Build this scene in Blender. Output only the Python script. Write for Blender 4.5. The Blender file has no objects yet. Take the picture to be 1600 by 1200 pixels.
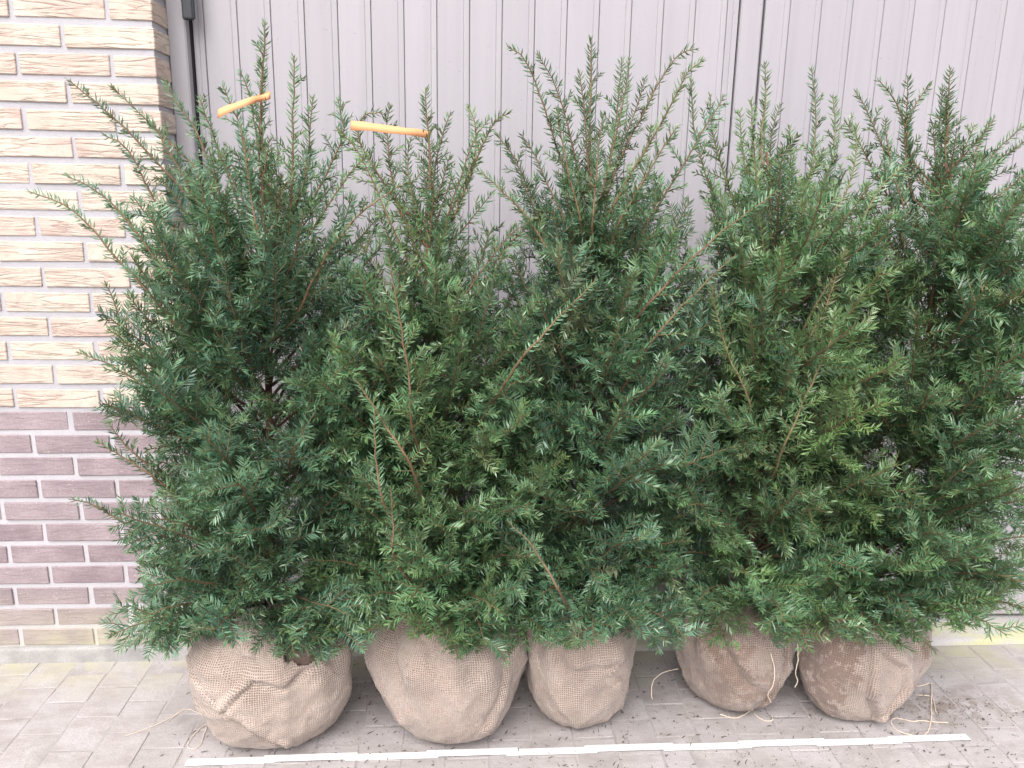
import bpy, math, random
import numpy as np
from mathutils import Vector, Matrix

rnd = random.Random(7)
rng = np.random.default_rng(11)
R_ = math.radians
scene = bpy.context.scene
C = scene.collection

# ------------------------------------------------------------------ camera
FPX = 1228.0                       # focal length in pixels of the 1600 px wide photograph
CAM = np.array([0.7469, -2.0776, 1.3177])
YAW, TILT, ROLL = R_(3.56), R_(13.485), R_(1.0)
F = np.array([math.sin(YAW)*math.cos(TILT), math.cos(YAW)*math.cos(TILT), -math.sin(TILT)])
RT = np.array([math.cos(YAW), -math.sin(YAW), 0.0])
UP = np.cross(RT, F)
RT, UP = RT*math.cos(ROLL)+UP*math.sin(ROLL), -RT*math.sin(ROLL)+UP*math.cos(ROLL)
cd = bpy.data.cameras.new('camera')
cd.sensor_fit = 'HORIZONTAL'; cd.sensor_width = 36.0
cd.lens = FPX/1600.0*36.0
cd.clip_start = 0.05; cd.clip_end = 400
cam = bpy.data.objects.new('camera', cd); C.objects.link(cam)
cam.matrix_world = Matrix(((RT[0], UP[0], -F[0], CAM[0]), (RT[1], UP[1], -F[1], CAM[1]),
                           (RT[2], UP[2], -F[2], CAM[2]), (0, 0, 0, 1)))
scene.camera = cam

# ------------------------------------------------------------------ overcast daylight
SUN_EL, SUN_AZ = 52.0, 200.0        # azimuth clockwise from +Y: behind the camera, a little to its left
w = bpy.data.worlds.new('World'); scene.world = w; w.use_nodes = True
nt = w.node_tree; bg = nt.nodes['Background']
sky = nt.nodes.new('ShaderNodeTexSky'); sky.sky_type = 'NISHITA'; sky.sun_disc = False
sky.sun_elevation = R_(SUN_EL); sky.sun_rotation = R_(SUN_AZ)
sky.air_density = 1.0; sky.dust_density = 4.0; sky.ozone_density = 1.0
hs = nt.nodes.new('ShaderNodeHueSaturation'); hs.inputs['Saturation'].default_value = 0.22
nt.links.new(sky.outputs[0], hs.inputs['Color']); nt.links.new(hs.outputs[0], bg.inputs[0])
bg.inputs[1].default_value = 0.15
sd = bpy.data.lights.new('sun', 'SUN'); sd.energy = 1.1; sd.angle = R_(60); sd.color = (1.0, 0.965, 0.95)
sun = bpy.data.objects.new('sun', sd); C.objects.link(sun)
sv = Vector((math.sin(R_(SUN_AZ))*math.cos(R_(SUN_EL)), math.cos(R_(SUN_AZ))*math.cos(R_(SUN_EL)), math.sin(R_(SUN_EL))))
sun.rotation_euler = sv.to_track_quat('Z', 'Y').to_euler()
scene.view_settings.view_transform = 'Standard'; scene.view_settings.look = 'None'
scene.view_settings.gamma = 1.0; scene.view_settings.use_curve_mapping = False
scene.view_settings.exposure = 1.3
scene.cycles.use_denoising = True
scene.cycles.denoising_prefilter = 'NONE'; scene.cycles.denoising_input_passes = 'RGB_ALBEDO_NORMAL'
scene.cycles.max_bounces = 6
scene.cycles.transparent_max_bounces = 8


# ------------------------------------------------------------------ helpers
def pix(px, py, Y):                 # pixel of the photograph -> point on the vertical plane y = Y
    v = F + RT*((px-800)/FPX) + UP*((600-py)/FPX)
    return CAM + v*((Y-CAM[1])/v[1])


def gnd(px, py, z=0.0):             # pixel -> point on the ground
    v = F + RT*((px-800)/FPX) + UP*((600-py)/FPX)
    return CAM + v*((z-CAM[2])/v[2])


def proj(P):                        # world -> pixel of the photograph
    v = np.asarray(P)-CAM; z = v@F
    return 800+FPX*(v@RT)/z, 600-FPX*(v@UP)/z


def nrm(v):
    v = np.asarray(v, float)
    return v/(np.linalg.norm(v)+1e-12)


def tag(o, label=None, cat=None, group=None, kind=None):
    if label: o['label'] = label
    if cat: o['category'] = cat
    if group: o['group'] = group
    if kind: o['kind'] = kind
    return o


def empty(name, loc):
    o = bpy.data.objects.new(name, None); C.objects.link(o); o.location = loc
    o.empty_display_size = 0.05
    return o


def link(name, me, mat=None, parent=None, loc=None):
    o = bpy.data.objects.new(name, me); C.objects.link(o)
    if mat is not None and not me.materials: me.materials.append(mat)
    if parent is not None:
        o.parent = parent
        o.matrix_parent_inverse = Matrix.Identity(4)
    if loc is not None: o.location = loc
    return o


def mesh_np(name, V, polys, cols=None, smooth=False, uv=None):
    """V (n,3); polys: list of (m,k) index arrays with fixed k each"""
    me = bpy.data.meshes.new(name)
    V = np.asarray(V, np.float32)
    me.vertices.add(len(V)); me.vertices.foreach_set('co', V.ravel())
    polys = [np.asarray(p, np.int32) for p in polys if len(p)]
    nl = sum(p.size for p in polys); npol = sum(len(p) for p in polys)
    me.loops.add(nl); me.polygons.add(npol)
    li = np.concatenate([p.ravel() for p in polys])
    tot = np.concatenate([np.full(len(p), p.shape[1], np.int32) for p in polys])
    st = np.concatenate([[0], np.cumsum(tot)[:-1]]).astype(np.int32)
    me.loops.foreach_set('vertex_index', li)
    me.polygons.foreach_set('loop_start', st)
    me.polygons.foreach_set('loop_total', tot)
    if smooth: me.polygons.foreach_set('use_smooth', np.ones(npol, bool))
    me.update(calc_edges=True)
    if cols is not None:
        a = me.attributes.new('tint', 'FLOAT_COLOR', 'POINT')
        c4 = np.ones((len(V), 4), np.float32); c4[:, :3] = cols
        a.data.foreach_set('color', c4.ravel())
    if uv is not None:
        l = me.uv_layers.new(name='UVMap')
        l.data.foreach_set('uv', np.asarray(uv, np.float32)[li].ravel())
    return me


def box_mesh(name, x0, x1, y0, y1, z0, z1, bevel=0.0, seg=1, jit=0.0):
    import bmesh
    bm = bmesh.new(); bmesh.ops.create_cube(bm, size=1.0)
    for v in bm.verts:
        v.co = Vector(((x0+x1)/2+v.co.x*(x1-x0), (y0+y1)/2+v.co.y*(y1-y0), (z0+z1)/2+v.co.z*(z1-z0)))
        if jit: v.co += Vector((rnd.uniform(-jit, jit), rnd.uniform(-jit, jit), rnd.uniform(-jit, jit)))
    if bevel: bmesh.ops.bevel(bm, geom=bm.edges[:], offset=bevel, segments=seg, affect='EDGES', profile=0.6)
    me = bpy.data.meshes.new(name); bm.to_mesh(me); bm.free()
    return me


def frames(P):
    T = np.gradient(P, axis=0); T /= np.linalg.norm(T, axis=1)[:, None]+1e-12
    ref = np.array([0.31, 0.87, 0.39])
    if abs(nrm(T.mean(0)) @ nrm(ref)) > 0.85: ref = np.array([0.8, -0.2, 0.55])
    N = ref - (T@ref)[:, None]*T; N /= np.linalg.norm(N, axis=1)[:, None]+1e-12
    return T, N, np.cross(T, N)


def tube(P, rad, sides, off=0):
    n = len(P); T, N, B = frames(P)
    a = np.arange(sides)*2*math.pi/sides
    V = P[:, None, :] + rad[:, None, None]*(np.cos(a)[None, :, None]*N[:, None, :]+np.sin(a)[None, :, None]*B[:, None, :])
    V = V.reshape(-1, 3)
    i = np.arange(n-1)[:, None]*sides; k = np.arange(sides)[None, :]; k2 = (k+1) % sides
    Q = np.stack([i+k, i+k2, i+sides+k2, i+sides+k], -1).reshape(-1, 4)+off
    return V, Q


def smooth_path(ctrl, n):
    ctrl = np.asarray(ctrl, float); m = len(ctrl)
    e = np.vstack([2*ctrl[0]-ctrl[1], ctrl, 2*ctrl[-1]-ctrl[-2]])
    t = np.linspace(0, m-1-1e-6, n); i = t.astype(int); u = (t-i)[:, None]
    p0, p1, p2, p3 = e[i], e[i+1], e[i+2], e[i+3]
    return .5*((2*p1)+(-p0+p2)*u+(2*p0-5*p1+4*p2-p3)*u*u+(-p0+3*p1-3*p2+p3)*u**3)


# ------------------------------------------------------------------ materials
class NT:
    def __init__(self, name, rough=0.8, spec=0.3):
        self.m = bpy.data.materials.new(name); self.m.use_nodes = True
        self.t = self.m.node_tree; self.b = self.t.nodes['Principled BSDF']
        self.b.inputs['Roughness'].default_value = rough
        self.b.inputs['Specular IOR Level'].default_value = spec

    def n(self, typ, **kw):
        nd = self.t.nodes.new(typ)
        for k, v in kw.items():
            if k in nd.inputs: nd.inputs[k].default_value = v
            else: setattr(nd, k, v)
        return nd

    def l(self, a, b): self.t.links.new(a, b)

    def coord(self, scale=(1, 1, 1), which='Object', rot=(0, 0, 0)):
        tc = self.n('ShaderNodeTexCoord'); mp = self.n('ShaderNodeMapping')
        mp.inputs['Scale'].default_value = scale; mp.inputs['Rotation'].default_value = rot
        self.l(tc.outputs[which], mp.inputs[0]); return mp.outputs[0]

    def world(self, scale=(1, 1, 1)):
        g = self.n('ShaderNodeNewGeometry'); mp = self.n('ShaderNodeMapping')
        mp.inputs['Scale'].default_value = scale
        self.l(g.outputs['Position'], mp.inputs[0]); return mp.outputs[0]

    def noise(self, vec, scale, detail=4, rough=0.55, dist=0.0, out=0):
        nd = self.n('ShaderNodeTexNoise', Scale=scale, Detail=detail, Roughness=rough, Distortion=dist)
        self.l(vec, nd.inputs['Vector']); return nd.outputs[out]

    def ramp(self, fac, stops):
        nd = self.n('ShaderNodeValToRGB'); r = nd.color_ramp
        while len(r.elements) < len(stops): r.elements.new(0.5)
        for e, (p, c) in zip(r.elements, stops):
            e.position = p; e.color = (c, c, c, 1) if isinstance(c, (int, float)) else (*c, 1)
        self.l(fac, nd.inputs[0]); return nd.outputs[0]

    def mix(self, fac, a, b, mode='MIX'):
        nd = self.n('ShaderNodeMix', data_type='RGBA', blend_type=mode)
        for k, x in ((0, fac), (6, a), (7, b)):
            if isinstance(x, (int, float)): nd.inputs[k].default_value = x
            elif isinstance(x, tuple): nd.inputs[k].default_value = (*x, 1)
            else: self.l(x, nd.inputs[k])
        return nd.outputs[2]

    def math(self, op, a, b=0.0, c=None):
        nd = self.n('ShaderNodeMath', operation=op)
        for k, x in ((0, a), (1, b), (2, c)):
            if x is None: continue
            if isinstance(x, (int, float)): nd.inputs[k].default_value = x
            else: self.l(x, nd.inputs[k])
        return nd.outputs[0]

    def bump(self, h, strength, dist):
        nd = self.n('ShaderNodeBump', Strength=strength, Distance=dist)
        self.l(h, nd.inputs['Height'])
        prev = self.b.inputs['Normal']
        if prev.is_linked: self.l(prev.links[0].from_socket, nd.inputs['Normal'])
        self.l(nd.outputs[0], prev)

    def color(self, c): self.l(c, self.b.inputs['Base Color'])


def rand_vec(n, scale):            # object coordinates shifted by a random amount for each object
    tc = n.n('ShaderNodeTexCoord'); oi = n.n('ShaderNodeObjectInfo')
    mul = n.n('ShaderNodeVectorMath', operation='SCALE'); mul.inputs[0].default_value = (37.0, 11.0, 23.0)
    n.l(oi.outputs['Random'], mul.inputs['Scale'])
    add = n.n('ShaderNodeVectorMath', operation='ADD')
    n.l(tc.outputs['Object'], add.inputs[0]); n.l(mul.outputs[0], add.inputs[1])
    mp = n.n('ShaderNodeMapping'); mp.inputs['Scale'].default_value = scale
    n.l(add.outputs[0], mp.inputs[0])
    return mp.outputs[0], add.outputs[0], oi.outputs['Random']


def moss_low(n, col, z0, z1, mosscol, amount):     # algae film on the lowest courses, patchy
    g = n.n('ShaderNodeNewGeometry'); sx = n.n('ShaderNodeSeparateXYZ'); n.l(g.outputs['Position'], sx.inputs[0])
    m = n.n('ShaderNodeMapRange'); n.l(sx.outputs['Z'], m.inputs[0])
    m.inputs[1].default_value = z1; m.inputs[2].default_value = z0
    ns = n.noise(g.outputs['Position'], 9, 5)
    f = n.math('MULTIPLY', m.outputs[0], n.ramp(ns, [(0.3, 0.25), (0.65, 1.0)]))
    return n.mix(n.math('MULTIPLY', f, amount), col, mosscol)


def mat_brick_yellow():
    n = NT('cream_brick', 0.85, 0.2)
    v, base, r = rand_vec(n, (3.6, 3.6, 33.0))
    crease = n.n('ShaderNodeTexNoise', Scale=1.5, Detail=4, Roughness=0.5, Distortion=0.5); n.l(v, crease.inputs['Vector'])
    ridg = n.math('ABSOLUTE', n.math('SUBTRACT', crease.outputs[0], 0.5))
    line = n.ramp(ridg, [(0.0, 0.0), (0.02, 0.5), (0.075, 1.0)])
    patch = n.noise(base, 9, 4)
    tone = n.mix(r, (0.475, 0.395, 0.325), (0.465, 0.332, 0.295))
    tone2 = n.mix(n.ramp(patch, [(0.38, 0.0), (0.62, 1.0)]), tone, (0.515, 0.44, 0.375))
    gr = n.noise(base, 260, 2)
    tone3 = n.mix(n.ramp(gr, [(0.3, 0.25), (0.5, 0.0)]), tone2, (0.40, 0.30, 0.22))
    gate = n.ramp(n.noise(base, 14, 3), [(0.36, 0.2), (0.52, 1.0)])
    soil = n.math('MULTIPLY', n.math('SUBTRACT', 1.0, line), n.math('MULTIPLY', gate, 0.42))  # mask that colours the crease lines darker than the brick face
    n.color(n.mix(soil, tone3, (0.30, 0.23, 0.19)))
    hgt = n.math('ADD', n.math('MULTIPLY', n.math('MULTIPLY', line, gate), 1.0), n.math('MULTIPLY', gr, 0.25))
    n.bump(hgt, 0.75, 0.0030)
    n.bump(n.noise(base, 30, 4), 0.35, 0.003)
    return n.m


def mat_brick_dark():
    n = NT('mauve_brick', 0.8, 0.25)
    v, base, r = rand_vec(n, (6.0, 6.0, 26.0))
    patch = n.noise(base, 12, 5)
    tone = n.mix(r, (0.205, 0.160, 0.172), (0.25, 0.202, 0.215))
    tone = n.mix(n.ramp(patch, [(0.4, 0.0), (0.7, 0.6)]), tone, (0.35, 0.285, 0.295))
    gr = n.noise(base, 220, 3)
    tone = n.mix(n.ramp(gr, [(0.32, 0.4), (0.5, 0.0)]), tone, (0.17, 0.11, 0.12))
    tone = n.mix(n.ramp(n.noise(base, 170, 2), [(0.66, 0.0), (0.74, 0.6)]), tone, (0.5, 0.44, 0.42))
    tone = moss_low(n, tone, 0.03, 0.24, (0.38, 0.355, 0.25), 0.85)
    n.color(tone)
    cre = n.noise(v, 2.4, 5, 0.6, 0.6)
    n.bump(cre, 0.6, 0.006); n.bump(gr, 0.35, 0.0015)
    return n.m


def mat_mortar():
    n = NT('mortar', 0.95, 0.1)
    p = n.world()
    g = n.n('ShaderNodeNewGeometry'); sx = n.n('ShaderNodeSeparateXYZ'); n.l(g.outputs['Position'], sx.inputs[0])
    up = n.ramp(n.math('SUBTRACT', sx.outputs['Z'], 0.1), [(0.585, 0.0), (0.60, 1.0)])
    col = n.mix(up, (0.425, 0.405, 0.425), (0.375, 0.362, 0.387))
    col = n.mix(n.ramp(n.noise(p, 22, 5), [(0.35, 0.5), (0.65, 0.0)]), col, (0.40, 0.385, 0.40))
    col = n.mix(n.ramp(n.noise(p, 400, 2), [(0.3, 0.45), (0.5, 0.0)]), col, (0.30, 0.29, 0.30))
    col = moss_low(n, col, 0.0, 0.16, (0.47, 0.44, 0.27), 0.75)
    n.color(col); n.bump(n.noise(p, 300, 4, 0.7), 0.5, 0.002); n.bump(n.noise(p, 40, 3), 0.4, 0.004)
    return n.m


def mat_paint(name, c, dirt=0.5):
    n = NT(name, 0.42, 0.4)
    v, base, r = rand_vec(n, (1, 1, 1))
    p = n.world()
    dark = tuple(x*0.86 for x in c)
    col = n.mix(n.math('MULTIPLY', r, 0.45), c, dark)
    streak = n.noise(n.world((30, 30, 1.2)), 1.0, 4)
    col = n.mix(n.ramp(streak, [(0.45, 0.0), (0.75, dirt)]), col, tuple(x*0.80 for x in c))
    speck = n.noise(p, 130, 2)
    col = n.mix(n.ramp(speck, [(0.70, 0.0), (0.76, 0.6)]), col, tuple(x*0.5 for x in c))
    g = n.n('ShaderNodeNewGeometry'); sx = n.n('ShaderNodeSeparateXYZ'); n.l(g.outputs['Position'], sx.inputs[0])
    m = n.n('ShaderNodeMapRange'); n.l(sx.outputs['Z'], m.inputs[0]); m.inputs[1].default_value = 0.45; m.inputs[2].default_value = 0.03
    col = n.mix(n.math('MULTIPLY', m.outputs[0], n.ramp(n.noise(p, 24, 6, 0.7), [(0.40, 0.0), (0.62, 0.6)])), col, (0.25, 0.21, 0.18))
    n.color(col)
    n.l(n.ramp(n.noise(p, 12, 4), [(0.3, 0.36), (0.7, 0.52)]), n.b.inputs['Roughness'])
    n.bump(n.noise(n.world((60, 60, 5)), 1.0, 4), 0.12, 0.002); n.bump(n.noise(p, 7, 3), 0.12, 0.006)
    return n.m


def mat_paver():
    n = NT('concrete_paver', 0.88, 0.2)
    v, base, r = rand_vec(n, (1, 1, 1)); p = n.world()
    col = n.mix(r, (0.335, 0.308, 0.30), (0.385, 0.355, 0.348))
    col = n.mix(n.ramp(n.noise(p, 6, 5), [(0.35, 0.0), (0.68, 0.8)]), col, (0.41, 0.38, 0.385))
    col = n.mix(n.ramp(n.noise(p, 330, 3, 0.7), [(0.34, 0.7), (0.52, 0.0)]), col, (0.24, 0.215, 0.21))
    col = n.mix(n.ramp(n.noise(p, 45, 4), [(0.58, 0.0), (0.74, 0.45)]), col, (0.29, 0.265, 0.255))
    col = n.mix(n.ramp(n.noise(n.world((1.4, 3.0, 1)), 4.2, 7, 0.68), [(0.44, 0.0), (0.64, 0.75)]), col, (0.255, 0.225, 0.212))
    g = n.n('ShaderNodeNewGeometry'); sx = n.n('ShaderNodeSeparateXYZ'); n.l(g.outputs['Position'], sx.inputs[0])
    m = n.n('ShaderNodeMapRange'); n.l(sx.outputs['Y'], m.inputs[0]); m.inputs[1].default_value = -0.20; m.inputs[2].default_value = 0.0
    moss = n.math('MULTIPLY', m.outputs[0], n.ramp(n.noise(p, 7, 5), [(0.36, 0.0), (0.6, 0.8)]))
    col = n.mix(moss, col, (0.36, 0.345, 0.22))
    # brown soil trodden and washed out beside the root balls
    sp = n.n('ShaderNodeMapping'); n.l(g.outputs['Position'], sp.inputs[0])
    sp.inputs['Location'].default_value = (-2.05, 0.29, 0); sp.inputs['Scale'].default_value = (1, 1, 1)
    vm = n.n('ShaderNodeMapping'); n.l(sp.outputs[0], vm.inputs[0]); vm.inputs['Scale'].default_value = (3.2, 9.0, 1)
    ln = n.n('ShaderNodeVectorMath', operation='LENGTH'); n.l(vm.outputs[0], ln.inputs[0])
    near = n.ramp(ln.outputs['Value'], [(0.2, 1.0), (1.0, 0.0)])
    soil = n.math('MULTIPLY', near, n.ramp(n.noise(p, 26, 6, 0.65), [(0.44, 0.0), (0.58, 0.85)]))
    col = n.mix(soil, col, (0.21, 0.17, 0.15))
    n.color(col)
    n.bump(n.noise(p, 260, 4, 0.7), 0.5, 0.0015); n.bump(n.noise(p, 30, 3), 0.4, 0.004)
    return n.m


def mat_sand(name, c):
    n = NT(name, 0.95, 0.1); p = n.world()
    col = n.mix(n.ramp(n.noise(p, 14, 5), [(0.3, 0.0), (0.7, 1.0)]), c, tuple(x*0.62 for x in c))
    col = n.mix(n.ramp(n.noise(p, 400, 3), [(0.35, 0.6), (0.5, 0.0)]), col, tuple(x*0.5 for x in c))
    n.color(col); n.bump(n.noise(p, 350, 3, 0.7), 0.6, 0.002)
    return n.m


def mat_concrete():
    n = NT('mossy_concrete', 0.9, 0.2); p = n.world()
    col = n.mix(n.ramp(n.noise(p, 5, 5), [(0.3, 0.0), (0.7, 1.0)]), (0.36, 0.34, 0.335), (0.43, 0.41, 0.40))
    moss = n.ramp(n.noise(n.world((1.2, 5, 1)), 4, 6, 0.6), [(0.40, 0.0), (0.60, 0.85)])
    g = n.n('ShaderNodeNewGeometry'); sx = n.n('ShaderNodeSeparateXYZ'); n.l(g.outputs['Position'], sx.inputs[0])
    m = n.n('ShaderNodeMapRange'); n.l(sx.outputs['Y'], m.inputs[0]); m.inputs[1].default_value = 0.13; m.inputs[2].default_value = 0.05
    col = n.mix(n.math('MULTIPLY', moss, m.outputs[0]), col, (0.44, 0.43, 0.23))
    col = n.mix(n.ramp(n.noise(p, 300, 3), [(0.33, 0.5), (0.5, 0.0)]), col, (0.26, 0.24, 0.23))
    n.color(col); n.bump(n.noise(p, 200, 4, 0.7), 0.5, 0.002); n.bump(n.noise(p, 18, 4), 0.4, 0.005)
    return n.m


def mat_burlap(name, c0, c1, dirt, dirtcol):
    n = NT(name, 0.95, 0.05)
    n.b.inputs['Sheen Weight'].default_value = 0.25
    tc = n.n('ShaderNodeTexCoord'); uv = tc.outputs['UV']
    wob = n.n('ShaderNodeTexNoise', Scale=9.0, Detail=3.0); n.l(uv, wob.inputs['Vector'])
    sc = n.n('ShaderNodeVectorMath', operation='SCALE'); sc.inputs['Scale'].default_value = 0.014
    n.l(wob.outputs['Color'], sc.inputs[0])
    ad = n.n('ShaderNodeVectorMath', operation='ADD'); n.l(uv, ad.inputs[0]); n.l(sc.outputs[0], ad.inputs[1])
    s = n.n('ShaderNodeSeparateXYZ'); n.l(ad.outputs[0], s.inputs[0])
    K = 2*math.pi/0.0052
    su = n.math('SINE', n.math('MULTIPLY', s.outputs['X'], K))
    sw = n.math('SINE', n.math('MULTIPLY', s.outputs['Y'], K))
    thr = n.math('MAXIMUM', su, sw)                 # 1 on threads, -1 in the holes
    loose = n.noise(uv, 5.0, 4)                     # where the cloth is stretched open
    thin = n.math('ADD', thr, n.math('MULTIPLY', n.math('SUBTRACT', 0.575, loose), 6.0))
    hole = n.ramp(thin, [(0.0, 1.0), (0.42, 0.0)])
    p = n.world()
    col = n.mix(n.ramp(n.noise(p, 10, 5), [(0.35, 0.0), (0.65, 1.0)]), c0, c1)
    fib = n.noise(n.coord((40, 900, 1), 'UV'), 1.0, 3); fib2 = n.noise(n.coord((900, 40, 1), 'UV'), 1.0, 3)
    col = n.mix(n.ramp(fib, [(0.35, 0.45), (0.55, 0.0)]), col, tuple(x*0.6 for x in c0))
    col = n.mix(n.ramp(fib2, [(0.35, 0.45), (0.55, 0.0)]), col, tuple(x*0.6 for x in c0))
    sa = n.n('ShaderNodeAttribute', attribute_name='tint')
    dm = n.math('ADD', n.math('ADD', n.noise(p, 16, 7, 0.68), dirt), n.math('MULTIPLY', sa.outputs['Fac'], n.ramp(n.noise(p, 55, 5, 0.7), [(0.36, 0.06), (0.58, 0.46)])))
    col = n.mix(n.ramp(dm, [(0.52, 0.0), (0.66, 0.9)]), col, dirtcol)
    col = n.mix(n.math('MULTIPLY', hole, 0.85), col, (0.10, 0.07, 0.055))
    col = n.mix(n.ramp(n.noise(p, 90, 3), [(0.68, 0.0), (0.74, 0.8)]), col, (0.12, 0.085, 0.065))
    col = n.mix(n.ramp(n.noise(p, 210, 4, 0.7), [(0.36, 0.55), (0.5, 0.0)]), col, tuple(x*1.25 for x in dirtcol))
    n.color(col)
    n.bump(thr, 0.6, 0.0014); n.bump(fib, 0.5, 0.001); n.bump(n.noise(p, 60, 4), 0.5, 0.005)
    return n.m


def mat_soil():
    n = NT('soil', 0.97, 0.1); p = n.world()
    col = n.mix(n.ramp(n.noise(p, 40, 6, 0.7), [(0.3, 0.0), (0.7, 1.0)]), (0.10, 0.068, 0.055), (0.23, 0.165, 0.14))
    n.color(col); n.bump(n.noise(p, 120, 5, 0.7), 0.9, 0.006)
    return n.m


def mat_needles():
    n = NT('yew_needles', 0.38, 0.6)
    a = n.n('ShaderNodeAttribute', attribute_name='tint')
    n.color(a.outputs['Color'])
    tr = n.n('ShaderNodeBsdfTranslucent')
    bc = n.mix(1.0, a.outputs['Color'], (1.5, 1.7, 0.8), 'MULTIPLY'); n.l(bc, tr.inputs['Color'])
    mx = n.n('ShaderNodeMixShader'); mx.inputs[0].default_value = 0.07
    n.l(n.b.outputs[0], mx.inputs[1]); n.l(tr.outputs[0], mx.inputs[2])
    n.l(mx.outputs[0], n.t.nodes['Material Output'].inputs[0])
    return n.m


def mat_wood():
    n = NT('yew_bark', 0.75, 0.25)
    a = n.n('ShaderNodeAttribute', attribute_name='tint'); p = n.world()
    n.color(n.mix(n.ramp(n.noise(n.world((1, 1, 0.3)), 160, 4), [(0.35, 0.55), (0.6, 0.0)]), a.outputs['Color'], (0.10, 0.055, 0.04)))
    n.bump(n.noise(n.world((1, 1, 0.25)), 220, 4), 0.6, 0.002)
    return n.m


def mat_plain(name, c, rough=0.6, spec=0.3, var=0.25):
    n = NT(name, rough, spec); p = n.world()
    n.color(n.mix(n.ramp(n.noise(p, 60, 4), [(0.35, 0.0), (0.7, var)]), c, tuple(x*0.55 for x in c)))
    n.bump(n.noise(p, 250, 3), 0.2, 0.001)
    return n.m


M = dict(yb=mat_brick_yellow(), db=mat_brick_dark(), mo=mat_mortar(), door=mat_paint('grey_paint', (0.318, 0.298, 0.320)),
         frame=mat_paint('frame_paint', (0.335, 0.315, 0.335)), pav=mat_paver(), sand=mat_sand('joint_sand', (0.42, 0.385, 0.375)),
         conc=mat_concrete(), foot=mat_sand('footing_mortar', (0.40, 0.385, 0.375)), soil=mat_soil(), need=mat_needles(), wood=mat_wood(),
         black=mat_plain('black_metal', (0.02, 0.022, 0.028), 0.45, 0.5), dark=mat_plain('dark_gap', (0.03, 0.028, 0.03), 0.9, 0.1),
         orange=mat_plain('orange_ribbon', (0.70, 0.325, 0.16), 0.7, 0.15, 0.06), white=mat_plain('white_paint', (0.66, 0.65, 0.64), 0.5, 0.4, 0.22),
         print=mat_plain('black_print', (0.05, 0.05, 0.05), 0.7, 0.2), twine=mat_plain('jute_twine', (0.68, 0.56, 0.46), 0.95, 0.05, 0.4),
         fibre=mat_plain('jute_fibre', (0.36, 0.29, 0.24), 0.95, 0.05, 0.4), crumb=mat_plain('soil_crumb', (0.15, 0.115, 0.10), 0.95, 0.05, 0.5), fallen=mat_plain('dry_needle', (0.07, 0.065, 0.04), 0.8, 0.2, 0.5))

# ------------------------------------------------------------------ ground, pavement, concrete strip
g = tag(link('ground', box_mesh('ground', -60, 60, -60, 60, -0.5, -0.058), M['sand']), kind='structure')

PW, PL, PJ = 0.1055, 0.127, 0.0048
PX0, PX1, PY0 = -1.30, 2.78, -1.02
pave = tag(link('pavement', box_mesh('pavement', PX0-.02, PX1+.02, PY0-.03, -0.002, -0.07, -0.0014), M['sand']), kind='structure')
pmesh = [box_mesh('paver', -PW/2+PJ/2, PW/2-PJ/2, -PL/2+PJ/2, PL/2-PJ/2, -0.05, 0.0, 0.0022, 2, 0.0010) for _ in range(4)]
half = [box_mesh('paver', -PW/2+PJ/2, PW/2-PJ/2, -PL/4+PJ/2, PL/4-PJ/2, -0.05, 0.0, 0.0022, 2, 0.0010) for _ in range(2)]
for m_ in pmesh+half: m_.materials.append(M['pav'])
ncol = int((PX1-PX0)/PW)
for i in range(ncol):
    x = PX0+(i+.5)*PW
    y = -0.006
    first = i % 2
    while y > PY0:
        L = PL/2 if first else PL
        me = rnd.choice(half) if first else rnd.choice(pmesh)
        first = 0
        o = link('paver', me, None, pave, (x+rnd.uniform(-.0012, .0012), y-L/2+rnd.uniform(-.0015, .0015), -0.0005+rnd.uniform(-.0010, .0010)))
        o.rotation_euler = (R_(rnd.uniform(-.5, .5)), R_(rnd.uniform(-.5, .5)), R_(rnd.uniform(-.7, .7)))
        y -= L

V = np.array([[-.03, -.004, -.05], [3.4, -.004, -.05], [3.4, .30, -.05], [-.03, .30, -.05],
              [-.03, -.004, .006], [3.4, -.004, .006], [3.4, .30, .024], [-.03, .30, .024], [-.03, .012, .0145], [3.4, .012, .0145]])
P4 = [[0, 3, 2, 1], [0, 1, 5, 4], [4, 5, 9, 8], [8, 9, 6, 7], [2, 3, 7, 6]]
strip = tag(link('door_threshold', mesh_np('door_threshold', V, [P4, [[1, 2, 6]], [[1, 6, 9]], [[1, 9, 5]], [[0, 7, 3]], [[0, 8, 7]], [[0, 4, 8]]]), M['conc']), kind='structure')

# ------------------------------------------------------------------ brick wall with every brick its own piece
wall = tag(empty('brick_wall', (-0.6, 0.05, 0)), 'cream brick wall with mauve brick plinth beside the grey garage door', 'wall')


def to_local(o, root):
    o.location = Vector(o.location)-root.location


CH, ZB = 0.0639, 1.71               # course height; ZB = underside of course 0 of the photograph's top course
zc0 = ZB-26*CH                      # underside of the lowest mauve course
WX = -1.85
mort = link('mortar', box_mesh('mortar', WX, -0.0042, 0.0038, 0.32, 0.0, zc0+46*CH), M['mo'], wall)
to_local(mort, wall)
fo = link('footing', box_mesh('footing', WX, 0.004, -0.012, 0.05, -0.03, zc0-0.004, 0.006, 2, 0.002), M['foot'], wall); to_local(fo, wall)


def brick_mesh(L, H, D):
    me = box_mesh('brick', -L/2, L/2, 0, D, -H/2, H/2, 0.0018, 1, 0.0011)
    return me


def mk(L, H, D, mat, n):
    out = [brick_mesh(L, H, D) for _ in range(n)]
    for m_ in out: m_.materials.append(mat)
    return out


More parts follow.
